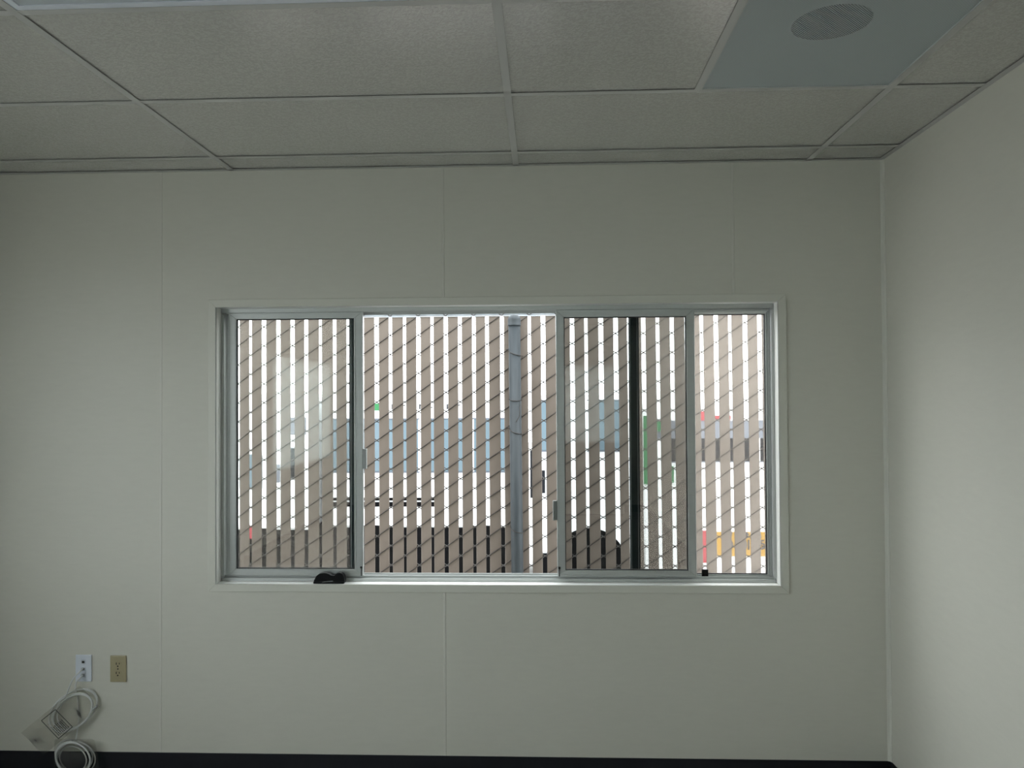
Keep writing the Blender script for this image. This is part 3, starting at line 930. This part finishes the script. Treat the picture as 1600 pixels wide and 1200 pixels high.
# top rail
bm = bmesh.new()
add_cyl(bm, (.030, 2.1375 - GROUND), .021, GAP0 + PITCH * K0, GAP0 + PITCH * K1, 'x', 20)
obj('top_rail', bm, 'rail', fence, smooth=True)
bm = bmesh.new()
add_tube(bm, [(GAP0 + PITCH * K0, -.010, 2.104 - GROUND + .012), (GAP0 + PITCH * K1, -.010, 2.104 - GROUND + .012)], .0022, 6)
obj('tension_wire', bm, 'rail', fence, smooth=True)
# terminal post on the near side, with cap band, dome cap and tie wires
def post(xc, yc, parent):
    p = empty('fence_post', (xc, yc, 0), parent)
    bm = bmesh.new()
    n = 28
    zs = [0, 2.075 - GROUND]
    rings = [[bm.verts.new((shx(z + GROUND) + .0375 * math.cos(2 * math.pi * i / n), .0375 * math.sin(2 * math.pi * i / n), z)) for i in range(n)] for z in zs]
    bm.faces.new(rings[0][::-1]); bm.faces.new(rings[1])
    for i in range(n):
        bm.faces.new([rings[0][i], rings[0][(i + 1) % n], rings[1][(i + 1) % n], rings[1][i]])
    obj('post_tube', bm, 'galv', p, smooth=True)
    # cap
    bm = bmesh.new()
    prof = [(.0415, 2.050), (.0420, 2.053), (.0415, 2.058), (.0405, 2.060), (.0405, 2.085), (.0400, 2.094), (.034, 2.106), (.022, 2.116), (.001, 2.120)]
    rr = [[bm.verts.new((shx(2.07) + r_ * math.cos(2 * math.pi * i / n), r_ * math.sin(2 * math.pi * i / n), z_ - GROUND)) for i in range(n)] for r_, z_ in prof]
    for a, b in zip(rr, rr[1:]):
        for i in range(n):
            bm.faces.new([a[i], a[(i + 1) % n], b[(i + 1) % n], b[i]])
    bm.faces.new(rr[-1])
    obj('post_cap', bm, 'galv', p, smooth=True)
    for (za, zb2, xa, xb, tail) in ((1.905, 1.862, -.055, .050, 0), (1.592, 1.590, -.040, .040, 1), (1.417, 1.374, -.058, .062, 0), (.806, .762, -.055, .052, 2)):
        zm = (za + zb2) / 2
        pts = [(xa + shx(zm), .048, za - GROUND)]
        for k in range(11):
            a = math.pi + math.pi * k / 10
            s = k / 10
            pts.append((shx(zm) + .0400 * math.cos(a), .0400 * math.sin(a), za + (zb2 - za) * (s ** .8) - GROUND - .010 * math.sin(math.pi * s)))
        pts.append((xb + shx(zm), .048, zb2 - GROUND + (.010 if tail == 2 else 0)))
        if tail == 1:
            pts += [(.030, -.050, 1.54 - GROUND), (.028, -.046, 1.49 - GROUND), (.005, -.044, 1.45 - GROUND)]
        bm = bmesh.new(); add_tube(bm, smooth_path(pts, 3), .0020, 5)
        obj('tie_wire', bm, 'wire', p, smooth=True)
    return p
post(-.1730, -.052, fence)

# ---- parked buses behind the fence
def bus(name, label, x0, x1, y0, width, zroof, wz0, wz1, zskirt, wins, wheels, glass, upper=None, rub=None, seedv=0):
    """side-on bus: near side at y0. wins: list of (xa,xb); wheels: list of x. zs are world heights"""
    r = empty(name, ((x0 + x1) / 2, y0 + width / 2, GROUND))
    tag(r, label, 'bus', 'buses parked behind the fence')
    ox, oy, oz = r.location
    # body: rounded-roof cross-section extruded along x
    sec = [(y0, zskirt), (y0 + width, zskirt), (y0 + width, zroof - .25), (y0 + width - .06, zroof - .10), (y0 + width - .25, zroof),
           (y0 + .25, zroof), (y0 + .06, zroof - .10), (y0, zroof - .25)]
    bm = bmesh.new(); add_prism(bm, [(a - oy, b - oz) for a, b in sec], 'x', x0 - ox, x1 - ox)
    obj('body', bm, 'vwhite', r, bevel=.03)
    bm = bmesh.new(); add_box(bm, x0 + .1 - ox, x1 - .1 - ox, .012 - width / 2, width / 2 - .012, GROUND + .32 - oz, zskirt - oz)
    obj('skirt_and_under_shade', bm, 'vblack', r)  # black box: skirt plus the shade under the body, put into its colour
    for xa, xb in wins:
        bm = bmesh.new(); add_box(bm, xa - ox, xb - ox, y0 - .012 - oy, y0 + .02 - oy, wz0 - oz, wz1 - oz)
        o = obj('window', bm, glass, r, bevel=.006)
        for b in ((xa - .02, xb + .02, wz1, wz1 + .015), (xa - .02, xb + .02, wz0 - .015, wz0)):
            bm = bmesh.new()
            add_box(bm, b[0] - ox, b[1] - ox, y0 - .014 - oy, y0 + .01 - oy, b[2] - oz, b[3] - oz)
            obj('window_trim', bm, 'vgrey', o)
    if upper:
        bm = bmesh.new(); add_box(bm, x0 + .05 - ox, x1 - .05 - ox, y0 - .008 - oy, y0 + .02 - oy, upper[0] - oz, upper[1] - oz)
        obj('upper_band', bm, 'vgrey', r)
    if rub:
        for (ra, rb, za, zb2) in rub:
            bm = bmesh.new(); add_box(bm, ra - ox, rb - ox, y0 - .02 - oy, y0 + .01 - oy, za - oz, zb2 - oz)
            obj('rub_rail', bm, 'vblack', r, bevel=.004)
    for xw in wheels:
        w = empty('wheel', (xw - ox, y0 + .12 - oy, .46), r)
        for yy in (0, width - .24):
            bm = bmesh.new(); add_cyl(bm, (0, 0), .46, -.135 + yy, .12 + yy, 'y', 28)
            obj('tyre', bm, 'rubber', w, bevel=.02)
            bm = bmesh.new(); add_cyl(bm, (0, 0), .24, -.150 + yy, -.1345 + yy, 'y', 20)
            obj('hub', bm, 'rubber', w)
    return r
def decal(r, nm, x0, x1, z0, z1, y0, mat, lift=.022):
    o = r.location
    bm = bmesh.new(); add_box(bm, x0 - o.x, x1 - o.x, y0 - lift - o.y, y0 + .005 - o.y, z0 - o.z, z1 - o.z)
    return obj(nm, bm, mat, r)

Y1 = 6.5
bA = bus('parked_bus', 'white bus with a pale blue window band and two black rub rails behind the fence', -2.76, -.28, Y1, 2.3, 1.95, .68, 1.33, -.02,
         [(-2.68, -2.20), (-2.14, -1.56), (-1.50, -.92), (-.86, -.38)], [-2.1, -.75], 'vblue',
         rub=[(-2.72, -1.33, .322, .356), (-2.72, -1.33, .246, .302)])
# small dark lettering above the windows (only fragments show through the slats)
for k in range(11):
    x = -2.12 + k * .115
    decal(bA, 'lettering', x, x + .018, 1.455, 1.520, Y1, 'ink', .004)
    decal(bA, 'lettering', x + .018, x + .055, 1.498 if k % 2 else 1.470, 1.512 if k % 2 else 1.484, Y1, 'ink', .004)
decal(bA, 'green_mark', -2.125, -2.045, 1.442, 1.530, Y1, 'vgreen', .006)

bB = bus('parked_van', 'white van with dark and pale side windows behind the left end of the fence', -5.40, -2.84, 6.2, 2.0, 1.65, .64, .99, .00,
         [(-3.12, -2.92)], [-4.9, -3.40], 'vdark')
def van_pane(x0, x1, z0, z1, mat):
    o = bB.location
    bm = bmesh.new(); add_box(bm, x0 - o.x, x1 - o.x, 6.188 - o.y, 6.22 - o.y, z0 - o.z, z1 - o.z)
    obj('window', bm, mat, bB, bevel=.006)
van_pane(-5.2, -4.5, .60, 1.10, 'vdark'); van_pane(-4.42, -3.78, .60, 1.10, 'vdark'); van_pane(-3.70, -3.42, .50, .92, 'vblue')
van_pane(-3.34, -3.20, .58, .80, 'vgrey'); van_pane(-3.14, -2.88, 1.16, 1.37, 'vgrey')
bB['category'] = 'van'
decal(bB, 'tail_light', -3.60, -3.46, -.10, .05, 6.2, 'vred', .02)

bC = bus('parked_bus', 'white bus with a blue windscreen behind the right sash', -.12, 1.10, 6.3, 2.3, 1.62, .95, 1.55, -.30,
         [(-.05, .30), (.55, .95)], [.55], 'vblue')
decal(bC, 'door_edge', -.16, -.10, .38, .95, 6.3, 'vdark', .03)
decal(bC, 'mirror', -.06, .02, .45, .72, 6.2, 'vdark', .04)
bD = bus('parked_bus', 'white bus with dark windows, green, red and yellow markings behind the right pane', 1.22, 5.2, Y1, 2.3, 1.75, .80, 1.08, -.62,
         [(1.50, 2.02), (2.08, 2.60), (2.66, 3.18), (3.24, 3.9), (3.96, 4.7)], [3.45, 4.65], 'vdark', upper=(1.085, 1.30))
decal(bD, 'green_panel', 1.235, 1.31, .52, 1.36, Y1, 'vgreen', .025)
decal(bD, 'green_panel', 1.37, 1.56, 1.17, 1.29, Y1, 'vgreen', .025)
decal(bD, 'green_panel', 1.50, 1.60, .54, .74, Y1, 'vgreen', .025)
decal(bD, 'red_panel', 1.83, 1.99, 1.30, 1.41, Y1, 'vred', .025)
decal(bD, 'red_panel', 2.03, 2.30, 1.31, 1.36, Y1, 'vred', .025)
decal(bD, 'red_panel', 1.86, 2.01, -.44, -.05, Y1, 'vred', .025)
decal(bD, 'red_panel', 1.87, 1.94, .28, .42, Y1, 'vred', .025)
ys = decal(bD, 'yellow_sign', 2.05, 2.86, -.36, -.065, Y1, 'vyellow', .025)
# fragments of black characters on the yellow sign
o = bD.location
def strokes(paths, w=.011):
    bm = bmesh.new()
    for pts in paths:
        add_tube(bm, [(x - o.x, Y1 - .028 - o.y, z - o.z) for x, z in pts], w, 5)
    obj('lettering', bm, 'ink', bD)
def arc(cx_, cz_, rx, rz, a0, a1, n=8):
    return [(cx_ + rx * math.cos(math.radians(a0 + (a1 - a0) * k / n)), cz_ + rz * math.sin(math.radians(a0 + (a1 - a0) * k / n))) for k in range(n + 1)]
for (gx, glyph) in ((2.292, 'a'), (2.478, 'b'), (2.664, 'c')):
    zu, zl = -0.100, -0.217
    if glyph == 'a':
        strokes([[(gx - .018, zu - .04), (gx + .006, zu + .035)], arc(gx - .035, zl, .045, .06, -75, 75)])
    elif glyph == 'b':
        strokes([[(gx, zu - .035), (gx, zu + .035)], [(gx - .02, zu + .008), (gx + .022, zu + .008)], arc(gx - .04, zl, .032, .062, -75, 75), [(gx + .022, zl - .06), (gx + .022, zl + .06)]])
    else:
        strokes([[(gx - .02, zu - .035), (gx - .02, zu + .035), (gx + .02, zu - .035), (gx + .02, zu + .035)], [(gx + .018, zl + .05), (gx - .018, zl + .05), (gx - .020, zl + .012)] + arc(gx - .004, zl - .018, .028, .032, 110, -110)])
